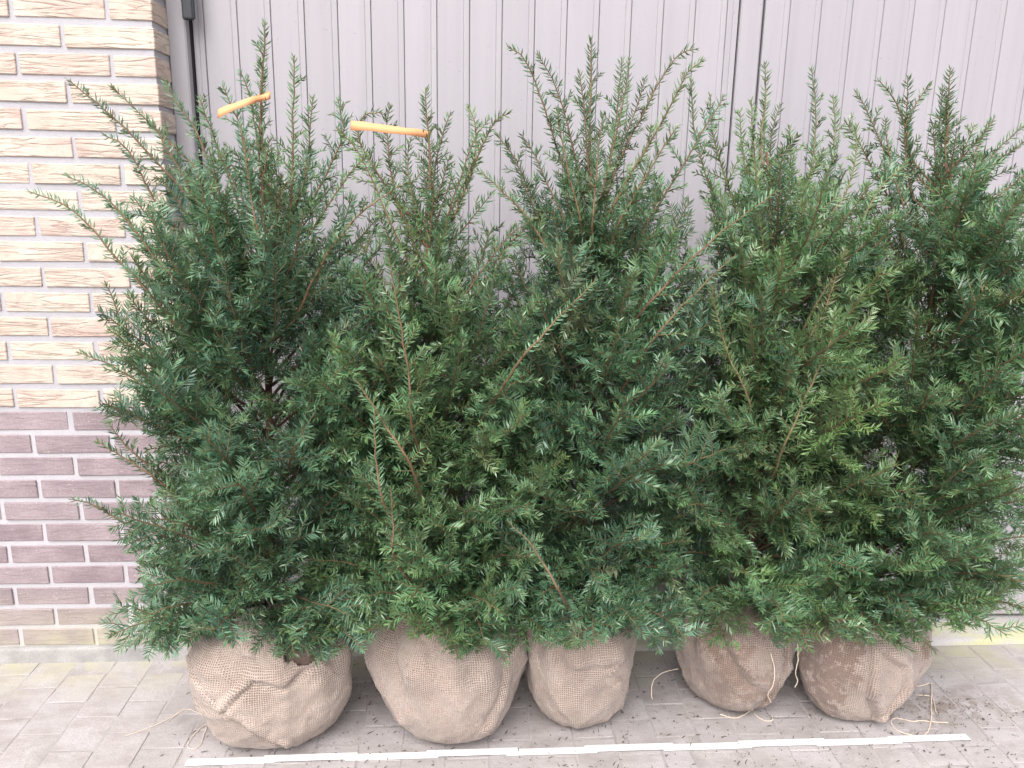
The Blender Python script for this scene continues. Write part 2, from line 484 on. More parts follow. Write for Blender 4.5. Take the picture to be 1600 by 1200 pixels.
HY, HD = CH-0.0150, CH-0.0138
DEEP = 0.10
yS, yH = mk(0.209, HY, DEEP, M['yb'], 5), mk(0.1, HY, DEEP, M['yb'], 3)
dS, dH = mk(0.193, HD, DEEP, M['db'], 5), mk(0.09, HD, DEEP, M['db'], 3)
for j in range(46):                 # j counts from the bottom
    dark = j < 11
    z = zc0+j*CH+(HD if dark else HY)/2
    pitch = 0.2055 if dark else 0.22
    L = 0.193 if dark else 0.209
    hl = 0.09 if dark else 0.1
    x = 0.0
    par = (26-j) % 2                # course 0 of the photo (j = 26) starts with a header at the corner
    first = True
    while x > WX+.03:
        if first and par == 0: l, ms = hl, (dH if dark else yH)
        else: l, ms = L, (dS if dark else yS)
        first = False
        if x-l < WX: break
        o = link('brick', rnd.choice(ms), None, wall, (x-l/2+rnd.uniform(-.001, .001), rnd.uniform(-.0015, .0015), z+rnd.uniform(-.001, .001)))
        to_local(o, wall)
        o.rotation_euler = (R_(rnd.uniform(-.35, .35)), R_(rnd.uniform(-.25, .25)), R_(rnd.uniform(-.3, .3)))
        x -= l+pitch-L
    # the rest of the jamb behind the corner brick: a second brick deep in the reveal
    o = link('brick', (dH if dark else yH)[j % 3], None, wall, (-0.052, 0.113, z)); to_local(o, wall)

# ------------------------------------------------------------------ door frame and two boarded leaves
DY, PB = 0.137, 0.0855*(2.0776+.137)/(2.0776+.15)              # face of the boards, board pitch
ZTOP = 2.42
fr = tag(empty('door_frame', (0.02, 0.14, 0.02)), 'grey painted wooden frame post between the brick wall and garage door', 'door frame')


def part(name, mat, root, b, bev=0.0025):
    o = link(name, box_mesh(name, *b, bev, 1), mat, root); o.location = Vector((0, 0, 0))-root.location
    return o


part('post', M['frame'], fr, (-0.004, 0.043, 0.100, 0.21, 0.021, ZTOP+.09), 0.004)
part('post', M['frame'], fr, (3.02, 3.09, 0.092, 0.21, 0.021, ZTOP+.09), 0.004)
part('head', M['frame'], fr, (0.0435, 3.0195, 0.094, 0.21, ZTOP+.006, ZTOP+.088), 0.004)
lin = tag(link('wall_above_door', box_mesh('wall_above_door', -0.006, 3.6, 0.0065, 0.32, ZTOP+.093, zc0+46*CH), M['mo']), 'mortared wall band over the garage door head', 'wall')


def bx(x): return CAM[0]+(x-CAM[0])*(2.0776+DY)/(2.0776+.15)   # as measured on a plane 13 mm deeper


def board_mesh(wd, z0, z1):
    # tongue and groove profile seen from above: flat, deep groove, bead, fine groove
    pr = [(0, .020), (0, .0042), (.0014, .0008), (.0030, 0), (wd-.0175, 0), (wd-.0162, .0004), (wd-.0150, .0013), (wd-.0138, .0004), (wd-.012, .0001),
          (wd-.0020, .0001), (wd-.0010, .0014), (wd-.0004, .0042), (wd-.0004, .020)]
    n = len(pr)
    V = [(x, y, z) for z in (z0, z1) for x, y in pr]
    Q = [[i, i+1, n+i+1, n+i] for i in range(n-1)]+[[n-1, 0, n, 2*n-1]]
    me = bpy.data.meshes.new('board'); me.from_pydata(V, [], Q+[list(range(n))[::-1], list(range(n, 2*n))]); me.update()
    return me


def leaf(name, x0, x1, start, label, stile):
    root = tag(empty(name, ((x0+x1)/2, DY, 0.03)), label, 'garage door', None)
    org = root.location
    shared = board_mesh(PB, 0.032, ZTOP); shared.materials.append(M['door'])
    x = start
    if start > x0+.004:
        o = link('board', board_mesh(start-x0, 0.032, ZTOP), M['door'], root, Vector((x0, DY, 0))-org)
    while x+PB < x1-stile+.002:
        link('board', shared, None, root, Vector((x, DY+rnd.uniform(-.0006, .0006), 0))-org); x += PB
    if x1-stile-x > .012:
        link('board', board_mesh(x1-stile-x, 0.032, ZTOP), M['door'], root, Vector((x, DY, 0))-org)
    if stile:
        part('cover_strip', M['door'], root, (x1-stile+.003, x1-.004, DY-.009, DY+.03, 0.034, ZTOP-.002), .004)
    part('back_panel', M['dark'], root, (x0+.002, x1-.002, DY+.0215, DY+.045, 0.031, ZTOP-.003), 0)
    part('bottom_rail', M['door'], root, (x0+.0015, x1-(stile+.001 if stile else .002), DY-.016, DY-.0005, 0.027, 0.104), .005)
    return root


left = leaf('garage_door_leaf', 0.048, bx(1.5402), bx(0.2448)-2*PB, 'wide grey boarded garage door leaf next to the cream brick wall', 0.066)
right = leaf('garage_door_leaf', bx(1.5442), 3.015, bx(1.6125), 'grey boarded garage door leaf on the side away from the brick wall', 0)
part('gap_shade_strip', M['dark'], left, (0.0432, 0.0474, DY-.006, DY+.03, 0.03, ZTOP-.002), 0)  # near-black strip gives the open gap beside the post its shade by colour
h0, h1 = pix(287, 31, .092), pix(301, 0, .092)
hg = link('hinge', box_mesh('hinge', h0[0], h1[0], .080, .0995, h0[2], h1[2]+.09, .004, 2), M['black'], left); hg.location = Vector((0, 0, 0))-left.location
P = np.array([[h1[0]-.001, .089, h0[2]+.004], [h1[0]-.001, .089, h1[2]], [h1[0]-.001, .089, h1[2]+.12]])
V, Q = tube(P, np.full(3, .0055), 10)
k = link('pin', mesh_np('pin', V, [Q], smooth=True), M['black'], hg)

# ------------------------------------------------------------------ yew trees
GA = 2.39996
DARK, MID, FRESH, BLUE = np.array([.028, .066, .037]), np.array([.064, .146, .066]), np.array([.160, .245, .070]), np.array([.066, .146, .108])


class Acc:
    def __init__(s):
        s.wv, s.wq, s.wc, s.nw = [], [], [], 0
        s.nv, s.nc, s.nn = [], [], 0

    def wood(s, P, rad, sides, col):
        V, Q = tube(P, rad, sides, s.nw); s.wv.append(V); s.wq.append(Q); s.nw += len(V)
        s.wc.append(np.repeat(col, sides, axis=0) if col.ndim == 2 else np.tile(col, (len(V), 1)))

    def needles(s, P, flat, tint, up, ln=0.024, ds=0.0023, s0=0.0, droop=0.0):
        seg = np.linalg.norm(np.diff(P, axis=0), axis=1); cum = np.r_[0, np.cumsum(seg)]; L = cum[-1]
        n = int((L-s0)/ds)
        if n < 3: return
        t = s0+(np.arange(n)+rng.random(n)*.6)*ds
        keep = rng.random(n) > .05
        t = np.minimum(t, L*.999)
        i = np.clip(np.searchsorted(cum, t)-1, 0, len(seg)-1); u = (t-cum[i])/seg[i]
        pos = P[i]+(P[i+1]-P[i])*u[:, None]
        Tt = (P[i+1]-P[i])/seg[i][:, None]
        N = up-(Tt@up)[:, None]*Tt; N /= np.linalg.norm(N, axis=1)[:, None]+1e-9
        B = np.cross(Tt, N)
        k = np.arange(n)
        phf = np.where(k % 2 == 0, 1, -1)*(math.pi/2-.22)+rng.normal(0, .20, n)
        phs = k*GA+rng.normal(0, .3, n)
        ph = np.where(rng.random(n) < flat, phf, phs)
        endf = np.clip((L-t)/.025, 0, 1)
        al = (0.50+.42*endf+.14*flat)*rng.uniform(.85, 1.12)+rng.normal(0, .10, n)
        rad = np.cos(ph)[:, None]*N+np.sin(ph)[:, None]*B
        d = np.cos(al)[:, None]*Tt+np.sin(al)[:, None]*rad
        ll = ln*(.62+.38*np.clip((t-s0)/.02, 0, 1))*(.55+.45*endf)*rng.uniform(.82, 1.15, n)
        Wv = Tt-(np.einsum('ij,ij->i', Tt, d))[:, None]*d
        Wv /= np.linalg.norm(Wv, axis=1)[:, None]+1e-9
        X = np.cross(d, Wv); tw = rng.normal(0, .28, n)
        Wv = Wv*np.cos(tw)[:, None]+X*np.sin(tw)[:, None]
        wd = .00150*rng.uniform(.85, 1.2, n)
        cur = (Tt*.16+N*.05)*ll[:, None]*rng.uniform(.2, 1.3, n)[:, None]
        cur[:, 2] -= droop*ll
        b = pos; m = pos+d*(ll*.5)[:, None]+cur*.1; e = pos+d*ll[:, None]+cur
        W = Wv*wd[:, None]
        V = np.stack([b-W*.5, b+W*.5, m-W, m+W, e], 1)[keep]
        tone = rng.uniform(.72, 1.3, n)[:, None]
        c = tint[None, :]*tone
        c = c+np.clip(rng.normal(0, .5, n), 0, 1)[:, None]*np.array([.012, .012, -.002])
        yg = (1-np.clip((L-t)/.030, 0, 1))*rng.uniform(0, .55)        # youngest needles are paler
        c = c*(1-yg[:, None])+np.array([.135, .215, .068])*yg[:, None]
        fc = np.repeat(np.clip(c, .004, .5)[keep], 5, axis=0)
        s.nv.append(V.reshape(-1, 3)); s.nc.append(fc); s.nn += len(V)

    def build(s, root, name):
        org = np.array(root.location)
        o = None
        if s.wv:
            me = mesh_np(name, np.concatenate(s.wv)-org, [np.concatenate(s.wq)], np.concatenate(s.wc), smooth=True)
            o = link(name, me, M['wood'], root)
        if s.nv:
            n = s.nn; b = np.arange(n)[:, None]*5
            tri = (b[:, None, :]+np.array([[0, 1, 3], [0, 3, 2], [2, 3, 4]])[None]).reshape(-1, 3)
            me = mesh_np('needles', np.concatenate(s.nv)-org, [tri], np.concatenate(s.nc))
            q = link('needles', me, M['need'], o if o else root); q['kind'] = 'stuff'
        return o


TWIG_OLD, TWIG_RED, TWIG_GRN = np.array([.11, .066, .046]), np.array([.16, .092, .056]), np.array([.14, .145, .055])


def grow(p, d, L, target, k, wig=.10, step=.014):
    n = max(4, int(L/step)); h = L/n; pts = [np.array(p, float)]; d = nrm(d)
    for _ in range(n):
        d = nrm(d+(target-d)*k*h/.1+rng.normal(0, wig, 3)*h/.03*.35)
        pts.append(pts[-1]+d*h)
    return np.array(pts)


def yback(x):                      # how far back a twig may reach before it meets the wall or the door
    return -0.015 if x < 0.03 else 0.105


def zlow(y):                       # clipped skirt: the lowest sprays hang no lower in front than the top of the balls
    return max(.185, 1.318-.64*(y+2.078))-.045*rng.random()**2


def spray(A, path, tree, vig, up, lat_len, lat_from=.22, flat=.8, fresh=0.0, sub=True, spacing=.017, r0=.0032, bare=.30, nl=.024, lat_rise=.25, ds=.0023, stem=None):
    """a branch along path with side shoots and needles"""
    seg = np.linalg.norm(np.diff(path, axis=0), axis=1); cum = np.r_[0, np.cumsum(seg)]; L = cum[-1]
    n = len(path)
    rad = r0*(1-.80*np.linspace(0, 1, n))+.0004
    f = np.linspace(0, 1, n)[:, None]
    wc = TWIG_OLD*(1-f)+(TWIG_RED*.35+TWIG_GRN*.55)*f
    if stem is not None: wc = stem*(1-f)+(stem*.7+TWIG_GRN*.3)*f
    A.wood(path, rad, 5, wc*rng.uniform(.8, 1.25))
    pal = tree['pal']

    def tint(extra=0.0):
        w_ = np.array(pal)*rng.uniform(.05, 1.8, 4)**1.5; w_[2] += extra
        w_ /= w_.sum(); c_ = w_[0]*DARK+w_[1]*MID+w_[2]*FRESH+w_[3]*BLUE
        if rng.random() < .022: c_ = c_*.35+np.array([.13, .095, .05])*.65        # a few browned sprigs
        return c_*rng.uniform(.66, 1.42)
    base = tint(fresh)
    A.needles(path, flat, base, up, nl, ds, s0=L*bare)
    s = L*lat_from+rng.uniform(0, spacing); side = 1
    while s < L*.97:
        i = min(np.searchsorted(cum, s)-1, n-2); i = max(i, 0)
        p = path[i]+(path[i+1]-path[i])*((s-cum[i])/seg[i]); T = nrm(path[i+1]-path[i])
        N = nrm(up-(T@up)*T); B = np.cross(T, N)
        x = s/L
        l = lat_len*(1.0-.72*max(0, (x-.35)/.65))*(0.55+.45*min(1, x/.3))*rng.uniform(.55, 1.25)
        phi = rng.normal(0, .5)
        sd = nrm(B*side*math.cos(phi)+N*math.sin(phi)+N*lat_rise)
        dr = nrm(T*rng.uniform(.55, 1.0)+sd*rng.uniform(.75, 1.1))
        if l > .02 and rng.random() < vig:
            tgt = nrm(T*.5+dr*.8+np.array([0, 0, rng.uniform(-.25, .35)]))
            q = grow(p, dr, l, tgt, .35)
            if q[-1, 1] < yback(q[-1, 0]) and q[-1, 2] > zlow(q[-1, 1]):
                A.wood(q, np.linspace(.0016, .0006, len(q)), 3, (TWIG_GRN*rng.uniform(.3, 1)+TWIG_RED*.5)*rng.uniform(.6, 1.1))
                tn = tint(fresh)*.6+base*.4
                lu = nrm(up+rng.normal(0, .35, 3))
                A.needles(q, flat*rng.uniform(.6, 1.05), tn, lu, nl*rng.uniform(.85, 1.1), ds, s0=.006)
                if sub and l > .065:
                    m = int(l/.026); sgn = 1
                    for a in range(1, m+1):
                        jx = int(len(q)*(.18+.72*a/(m+1))); T2 = nrm(q[min(jx+1, len(q)-1)]-q[jx-1])
                        B2 = np.cross(T2, nrm(lu-(T2@lu)*T2))
                        d2 = nrm(T2*.8+B2*sgn+lu*rng.normal(.1, .35)); sgn = -sgn
                        l2 = rng.uniform(.028, .062)*(1-.4*a/(m+1))
                        if rng.random() < .18: continue
                        q2 = grow(q[jx], d2, l2, nrm(T2+d2), .4, step=.013)
                        if q2[-1, 1] > yback(q2[-1, 0]) or q2[-1, 2] < zlow(q2[-1, 1])-.01: continue
                        A.wood(q2, np.linspace(.0011, .0005, len(q2)), 3, TWIG_GRN*rng.uniform(.6, 1.1))
                        A.needles(q2, flat*.8, tn*rng.uniform(.85, 1.2), nrm(lu+rng.normal(0, .3, 3)), nl*.92, ds, s0=.004)
        side = -side
        s += spacing*rng.uniform(.6, 1.5)
    return base


def tpos(tree, z):
    P = tree['trunk']; zz = P[:, 2]
    return np.array([np.interp(z, zz, P[:, 0]), np.interp(z, zz, P[:, 1]), z])


def make_tree(tree):
    cx, cy = tree['ball'][:2]
    root = tag(empty('yew_tree', (cx, cy, 0)), tree['label'], 'tree', 'balled yew trees standing in a row')
    tree['root'] = root
    H = tree['H']
    ctrl = [np.array([cx, cy, H-.06])]+[pix(px, py, cy+dy) for px, py, dy in tree['tr']]
    P = smooth_path(ctrl, 60); tree['trunk'] = P
    P = P+np.cumsum(rng.normal(0, .0006, P.shape), axis=0)
    A = Acc(); f = np.linspace(0, 1, 60)
    col = np.array([.14, .082, .062])*(1-f[:, None])+TWIG_RED*f[:, None]
    A.wood(P, .0115*(1-f)+.0026, 9, col)
    A.build(root, 'trunk')
    # shoots that stand out of the outline, one by one
    for h in tree['hero']:
        pts, dy = h[0], h[1]; opt = h[2] if len(h) > 2 else {}
        c = [pix(px, py, cy+dy+opt.get('tilt', 0)*i) for i, (px, py) in enumerate(pts)]
        c = c[::-1]
        if opt.get('join', True):
            e = c[0]; hd = math.hypot(e[0]-np.interp(e[2], P[:, 2], P[:, 0]), e[1]-cy)
            z = max(H+.03, min(e[2]-.75*hd-.03, P[-1, 2]-.02)); q = tpos(tree, z)
            mid = q*.45+e*.55+np.array([0, 0, -.12*hd]); c = [q, mid]+c
        n = max(10, int(sum(np.linalg.norm(np.diff(np.array(c), axis=0), axis=1))/.014))
        path = smooth_path(c, n)+np.cumsum(rng.normal(0, .0008, (n, 3)), axis=0)
        Lh = sum(np.linalg.norm(np.diff(path, axis=0), axis=1))
        A = Acc()
        T = nrm(path[-1]-path[-min(8, n)])
        vertical = abs(T[2])
        up = nrm(np.array([rng.normal(0, .3), -.8, .35])) if vertical > .75 else nrm(np.array([0, -.35, 1.0])+rng.normal(0, .2, 3))
        spray(A, path, tree, opt.get('vig', .72), up, opt.get('lat', .065), lat_from=opt.get('from', .12), flat=.15 if vertical > .7 else .35, fresh=opt.get('fresh', .2),
              sub=False, spacing=opt.get('sp', .019), r0=.0019+.0026*Lh if opt.get('join', True) else .0034, bare=opt.get('bare', .05), nl=opt.get('nl', .0190), lat_rise=.1, stem=tree.get('stem', np.array([.185, .105, .062])))
        A.build(root, 'branch')
    # lesser upright shoots that crowd the top between the long ones
    for k in range(tree.get('nu', 20)):
        u = (k+rng.random())/tree.get('nu', 20)
        o = tpos(tree, (P[-1, 2]-.40)+.38*u)
        az = k*GA+rng.normal(0, .3); lean = rng.uniform(.35, .95)*(1.15-.5*u)
        d0 = nrm(np.array([math.cos(az)*lean*1.15, math.sin(az)*lean-.12, .75]))
        q = grow(o, d0, rng.uniform(.16, .34)*(1.05-.55*u), nrm(np.array([d0[0]*.5, d0[1]*.4, 1.0])), .18, .07)
        if q[:, 1].max() > yback(q[-1, 0]): continue
        A = Acc()
        spray(A, q, tree, .7, nrm(np.array([rng.normal(0, .3), -.8, .4])), .05, lat_from=.15, flat=.25, fresh=.1, sub=False, spacing=.02, r0=.0021, bare=.08, nl=.0195, lat_rise=.1,
              stem=tree.get('stem', np.array([.185, .105, .062])))
        A.build(root, 'branch')
    # body of the crown
    n = tree['n']; zt0, zt1 = .25, tree['ztop']
    for i in range(n):
        u = (i+rng.random())/n
        z = zt0+(zt1-zt0)*u
        az = i*GA*1.0+rng.normal(0, .25)
        dx, dy = math.cos(az), math.sin(az)
        if dy > .35 and rng.random() < .45: dy = -dy
        Rx = tree['rx'][1] if dx > 0 else tree['rx'][0]; Ry = .22 if dy > 0 else tree.get('rf', .33)
        rr = 1/math.sqrt((dx/Rx)**2+(dy/Ry)**2)
        rr *= np.interp(u, [0, .1, .45, .75, .9, 1.0], [.84, 1.05, 1.06, .98, .78, .42])*rng.uniform(.78, 1.12)
        rise = np.interp(u, [0, .1, .4, 1.0], [-.07, .08, .24, .34])*rng.uniform(.7, 1.3)
        zo = min(max(z-rise, H-.02), P[-1, 2]-.02)
        o = tpos(tree, zo); tip = np.array([o[0]+dx*rr, o[1]+dy*rr, z])
        if tip[1] > yback(tip[0])-.03: tip[1] = yback(tip[0])-.03-rng.uniform(0, .05)
        tip[2] = max(tip[2], zlow(tip[1])+rng.uniform(.01, .05))
        m1 = o+(tip-o)*.38+np.array([0, 0, np.interp(u, [0, .15, 1], [.05, .02, -.015])])
        m2 = o+(tip-o)*.75+np.array([0, 0, np.interp(u, [0, .15, 1], [.045, .02, -.02])])
        L = np.linalg.norm(tip-o)
        path = smooth_path([o, m1, m2, tip], max(10, int(L/.016)))+np.cumsum(rng.normal(0, .0012, (max(10, int(L/.016)), 3)), axis=0)
        outd = nrm(np.array([dx, dy, 0]))
        up = nrm(np.array([0, 0, 1.0])-outd*.15+rng.normal(0, .33, 3)+np.array([0, -.65, 0]))
        A = Acc()
        spray(A, path, tree, .93, up, .135*np.interp(u, [0, .6, 1], [1, 1, .75]), lat_from=.22, flat=.75, fresh=tree.get('fr', .35)*rng.random() if rng.random() < .38 else 0., spacing=.0165, r0=.0036, ds=.0032 if dy > .3 else .0023)
        A.build(root, 'branch')
    return root


# ------------------------------------------------------------------ root balls in burlap
def fbm(x, y, seed, oct=4):
    r = np.random.default_rng(int(seed*10)); out = 0; a = 1
    for k in range(oct):
        fx, fy, p1, p2 = r.uniform(.7, 1.3)*2**k, r.uniform(.7, 1.3)*2**k, r.uniform(0, 6.28), r.uniform(0, 6.28)
        out = out+a*np.sin(fx*x+p1+1.3*np.sin(fy*y+p2))*np.cos(fy*y*1.1+p2+.9*np.sin(fx*x*.8+p1)); a *= .5
    return out


def ball_surface(spec, nu, nv, inset=0.0, folds=1.0):
    cx, cy, Rr, H, seed, lean = spec['g']
    pr = np.array([(0.0, .0), (.34, .0), (.52, .012), (.67, .05), (.79, .12), (.90, .25), (.985, .44), (1.03, .64), (1.0, .81), (.82, .92), (.52, .97), (.26, 1.0), (.10, 1.06)])
    tt = np.linspace(0, len(pr)-1, nv)
    p = np.stack([np.interp(tt, np.arange(len(pr)), pr[:, 0]), np.interp(tt, np.arange(len(pr)), pr[:, 1])], 1)
    for _ in range(3): p[1:-1] = .25*p[:-2]+.5*p[1:-1]+.25*p[2:]
    th = np.linspace(0, 2*math.pi, nu+1)
    TH, RR = np.meshgrid(th, p[:, 0]); _, ZZ = np.meshgrid(th, p[:, 1])
    low = 1+.05*np.sin(2*TH+seed)+.035*np.sin(3*TH+2.1*seed)+.03*np.sin(TH*1+3*ZZ+seed)
    pleat = .016*np.clip(ZZ-.25, 0, 1)**1.2*np.sin(9*TH+2.5*np.sin(2*TH+seed)+4*ZZ)*folds
    diag = -np.abs(np.sin(2.5*TH+3.5*ZZ+seed*1.7))**.35*.012*folds+.010*folds
    fine = .0035*fbm(TH*5, ZZ*7, seed, 3)*folds+.0016*fbm(TH*16, ZZ*22, seed+5, 3)*folds
    amp = np.clip(ZZ/.08, 0, 1)
    cr = np.zeros_like(TH)
    for (pl, dep, wid) in spec.get('creases', []):           # gathered cloth: a sharp furrow with a soft roll beside it
        pl = np.array(pl, float); best = np.full(TH.shape, 9.0); sgn = np.zeros_like(TH)
        for (a0, z0), (a1, z1) in zip(pl[:-1], pl[1:]):
            px_ = ((TH-a0+math.pi) % (2*math.pi)-math.pi)*Rr; pz = (ZZ-z0)*H
            dx, dz = (a1-a0)*Rr, (z1-z0)*H; q = np.clip((px_*dx+pz*dz)/(dx*dx+dz*dz), 0, 1)
            ds_ = np.hypot(px_-q*dx, pz-q*dz); sd = np.sign(dx*pz-dz*px_)
            sgn = np.where(ds_ < best, sd, sgn); best = np.minimum(best, ds_)
        cr += -dep*np.exp(-(best/wid)**2)+dep*1.1*np.exp(-((best-wid*2.2)/(wid*1.6))**2)*(sgn > 0)
    r = RR*Rr*low+(pleat+diag+fine+cr*folds)*amp*np.clip(RR*1.6, 0, 1)-inset
    r = np.maximum(r, .004)
    z = ZZ*H+.006*fbm(TH*2, ZZ*3, seed+9, 2)*np.clip(ZZ*4, 0, 1)-inset*.4*(ZZ > .8)+.001
    X = cx+np.cos(TH)*r+lean*z; Y = cy+np.sin(TH)*r
    arc = np.r_[0, np.cumsum(np.hypot(np.diff(p[:, 0]*Rr), np.diff(p[:, 1]*H)))]
    U = TH*Rr; W = np.tile(arc[:, None], (1, nu+1))
    return np.stack([X, Y, np.maximum(z, .0015)], -1), TH, ZZ, np.stack([U, W], -1)


def grid_faces(nv, nu, mask=None):
    i, k = np.meshgrid(np.arange(nv-1), np.arange(nu), indexing='ij')
    Q = np.stack([i*(nu+1)+k, i*(nu+1)+k+1, (i+1)*(nu+1)+k+1, (i+1)*(nu+1)+k], -1)
    if mask is not None: return Q[mask]
    return Q.reshape(-1, 4)


def make_ball(spec, tree):
    root = tree['root']; org = np.array(root.location); seed = spec['g'][4]; cx, cy, Rr, H = spec['g'][:4]
    S, TH, ZZ, UV = ball_surface(spec, 56, 34, inset=.009, folds=.5)
    ball = link('root_ball', mesh_np('root_ball', S.reshape(-1, 3)-org, [grid_faces(34, 56)], smooth=True), M['soil'], root)
    nu, nv = 190, 110
    S, TH, ZZ, UV = ball_surface(spec, nu, nv)
    tc = .5*(TH[:-1, :-1]+TH[1:, 1:]); zc_ = .5*(ZZ[:-1, :-1]+ZZ[1:, 1:])
    keep = np.ones(tc.shape, bool)
    for (a, z, da, dz) in spec.get('holes', []):
        dth = (tc-a+math.pi) % (2*math.pi)-math.pi
        q = (dth/da)**2+((zc_-z)/dz)**2+.25*np.sin(tc*23+seed)*np.cos(zc_*31)
        keep &= q > 1
    Q = grid_faces(nv, nu, keep)
    st = spec.get('stain', lambda t, z: 0*t)((TH-FRONT+math.pi) % (2*math.pi)-math.pi, ZZ)+.10*fbm(TH*4, ZZ*6, seed+21, 4)
    st = np.clip(st, 0, 1).reshape(-1, 1)*np.ones((1, 3))
    me = mesh_np('burlap_wrap', S.reshape(-1, 3)-org, [Q], st, smooth=True, uv=UV.reshape(-1, 2))
    bw = link('burlap_wrap', me, spec['mat'], ball)
    so = bw.modifiers.new('thickness', 'SOLIDIFY'); so.thickness = .0022; so.offset = 1
    # the tied neck: ruffled flaps of cloth round the stem
    for (a0, a1, zlo, zhi, out) in spec.get('flaps', []):
        n1, n2 = 40, 16
        aa = np.linspace(a0, a1, n1+1); vv = np.linspace(0, 1, n2)
        AA, VV = np.meshgrid(aa, vv)
        rr = (.80-.52*VV)*Rr+out*np.sin(VV*math.pi)+.010*np.sin(AA*11+seed+VV*5)*(.3+VV)+.004*fbm(AA*9, VV*7, seed+3)
        zz = H*(zlo+(zhi-zlo)*VV)+.008*np.sin(AA*7+seed)+.008*fbm(AA*5, VV*4, seed+13, 3)*VV
        X = cx+np.cos(AA)*rr; Y = cy+np.sin(AA)*rr
        me = mesh_np('burlap_flap', np.stack([X, Y, zz], -1).reshape(-1, 3)-org, [grid_faces(n2, n1)], smooth=True,
                     uv=np.stack([AA*Rr*.8, VV*.12+.3], -1).reshape(-1, 2))
        fl = link('burlap_flap', me, spec['mat'], ball)
        so = fl.modifiers.new('thickness', 'SOLIDIFY'); so.thickness = .002; so.offset = 1
    # loose jute fibres standing off the cloth
    nf = spec.get('fuzz', 1800)
    iv = rng.integers(6, nv-8, nf); iu = rng.integers(0, nu, nf)
    p = S[iv, iu]; du = nrm_rows(S[iv, np.minimum(iu+1, nu)]-p); dv = nrm_rows(S[iv+1, iu]-p); nn = np.cross(du, dv)
    ll = (.004+.020*rng.random(nf)**2.5)[:, None]
    a = rng.uniform(0, 6.28, nf)[:, None]
    d = nrm_rows(nn*rng.uniform(.1, .55, nf)[:, None]+np.cos(a)*du+np.sin(a)*dv)
    side = nrm_rows(np.cross(d, nn))*.0002
    q0 = p+nn*.0022; q1 = q0+d*ll*.5+nn*.0012; q2 = q0+d*ll
    V = np.stack([q0-side, q0+side, q1-side, q1+side, q2], 1).reshape(-1, 3)
    b = np.arange(nf)[:, None]*5
    tri = (b[:, None, :]+np.array([[0, 1, 3], [0, 3, 2], [2, 3, 4]])[None]).reshape(-1, 3)
    fz = link('fibres', mesh_np('fibres', V-org, [tri]), M['fibre'], ball); fz['kind'] = 'stuff'
    return ball


def nrm_rows(v): return v/(np.linalg.norm(v, axis=1)[:, None]+1e-12)


B_LIGHT = mat_burlap('burlap_light', (0.41, 0.328, 0.282), (0.495, 0.408, 0.358), -.16, (0.25, 0.18, 0.14))
B_MID = mat_burlap('burlap_mid', (0.39, 0.308, 0.265), (0.475, 0.388, 0.338), -.12, (0.215, 0.15, 0.122))
B_DIRT = mat_burlap('burlap_soiled', (0.32, 0.25, 0.215), (0.42, 0.34, 0.295), -.04, (0.215, 0.15, 0.122))

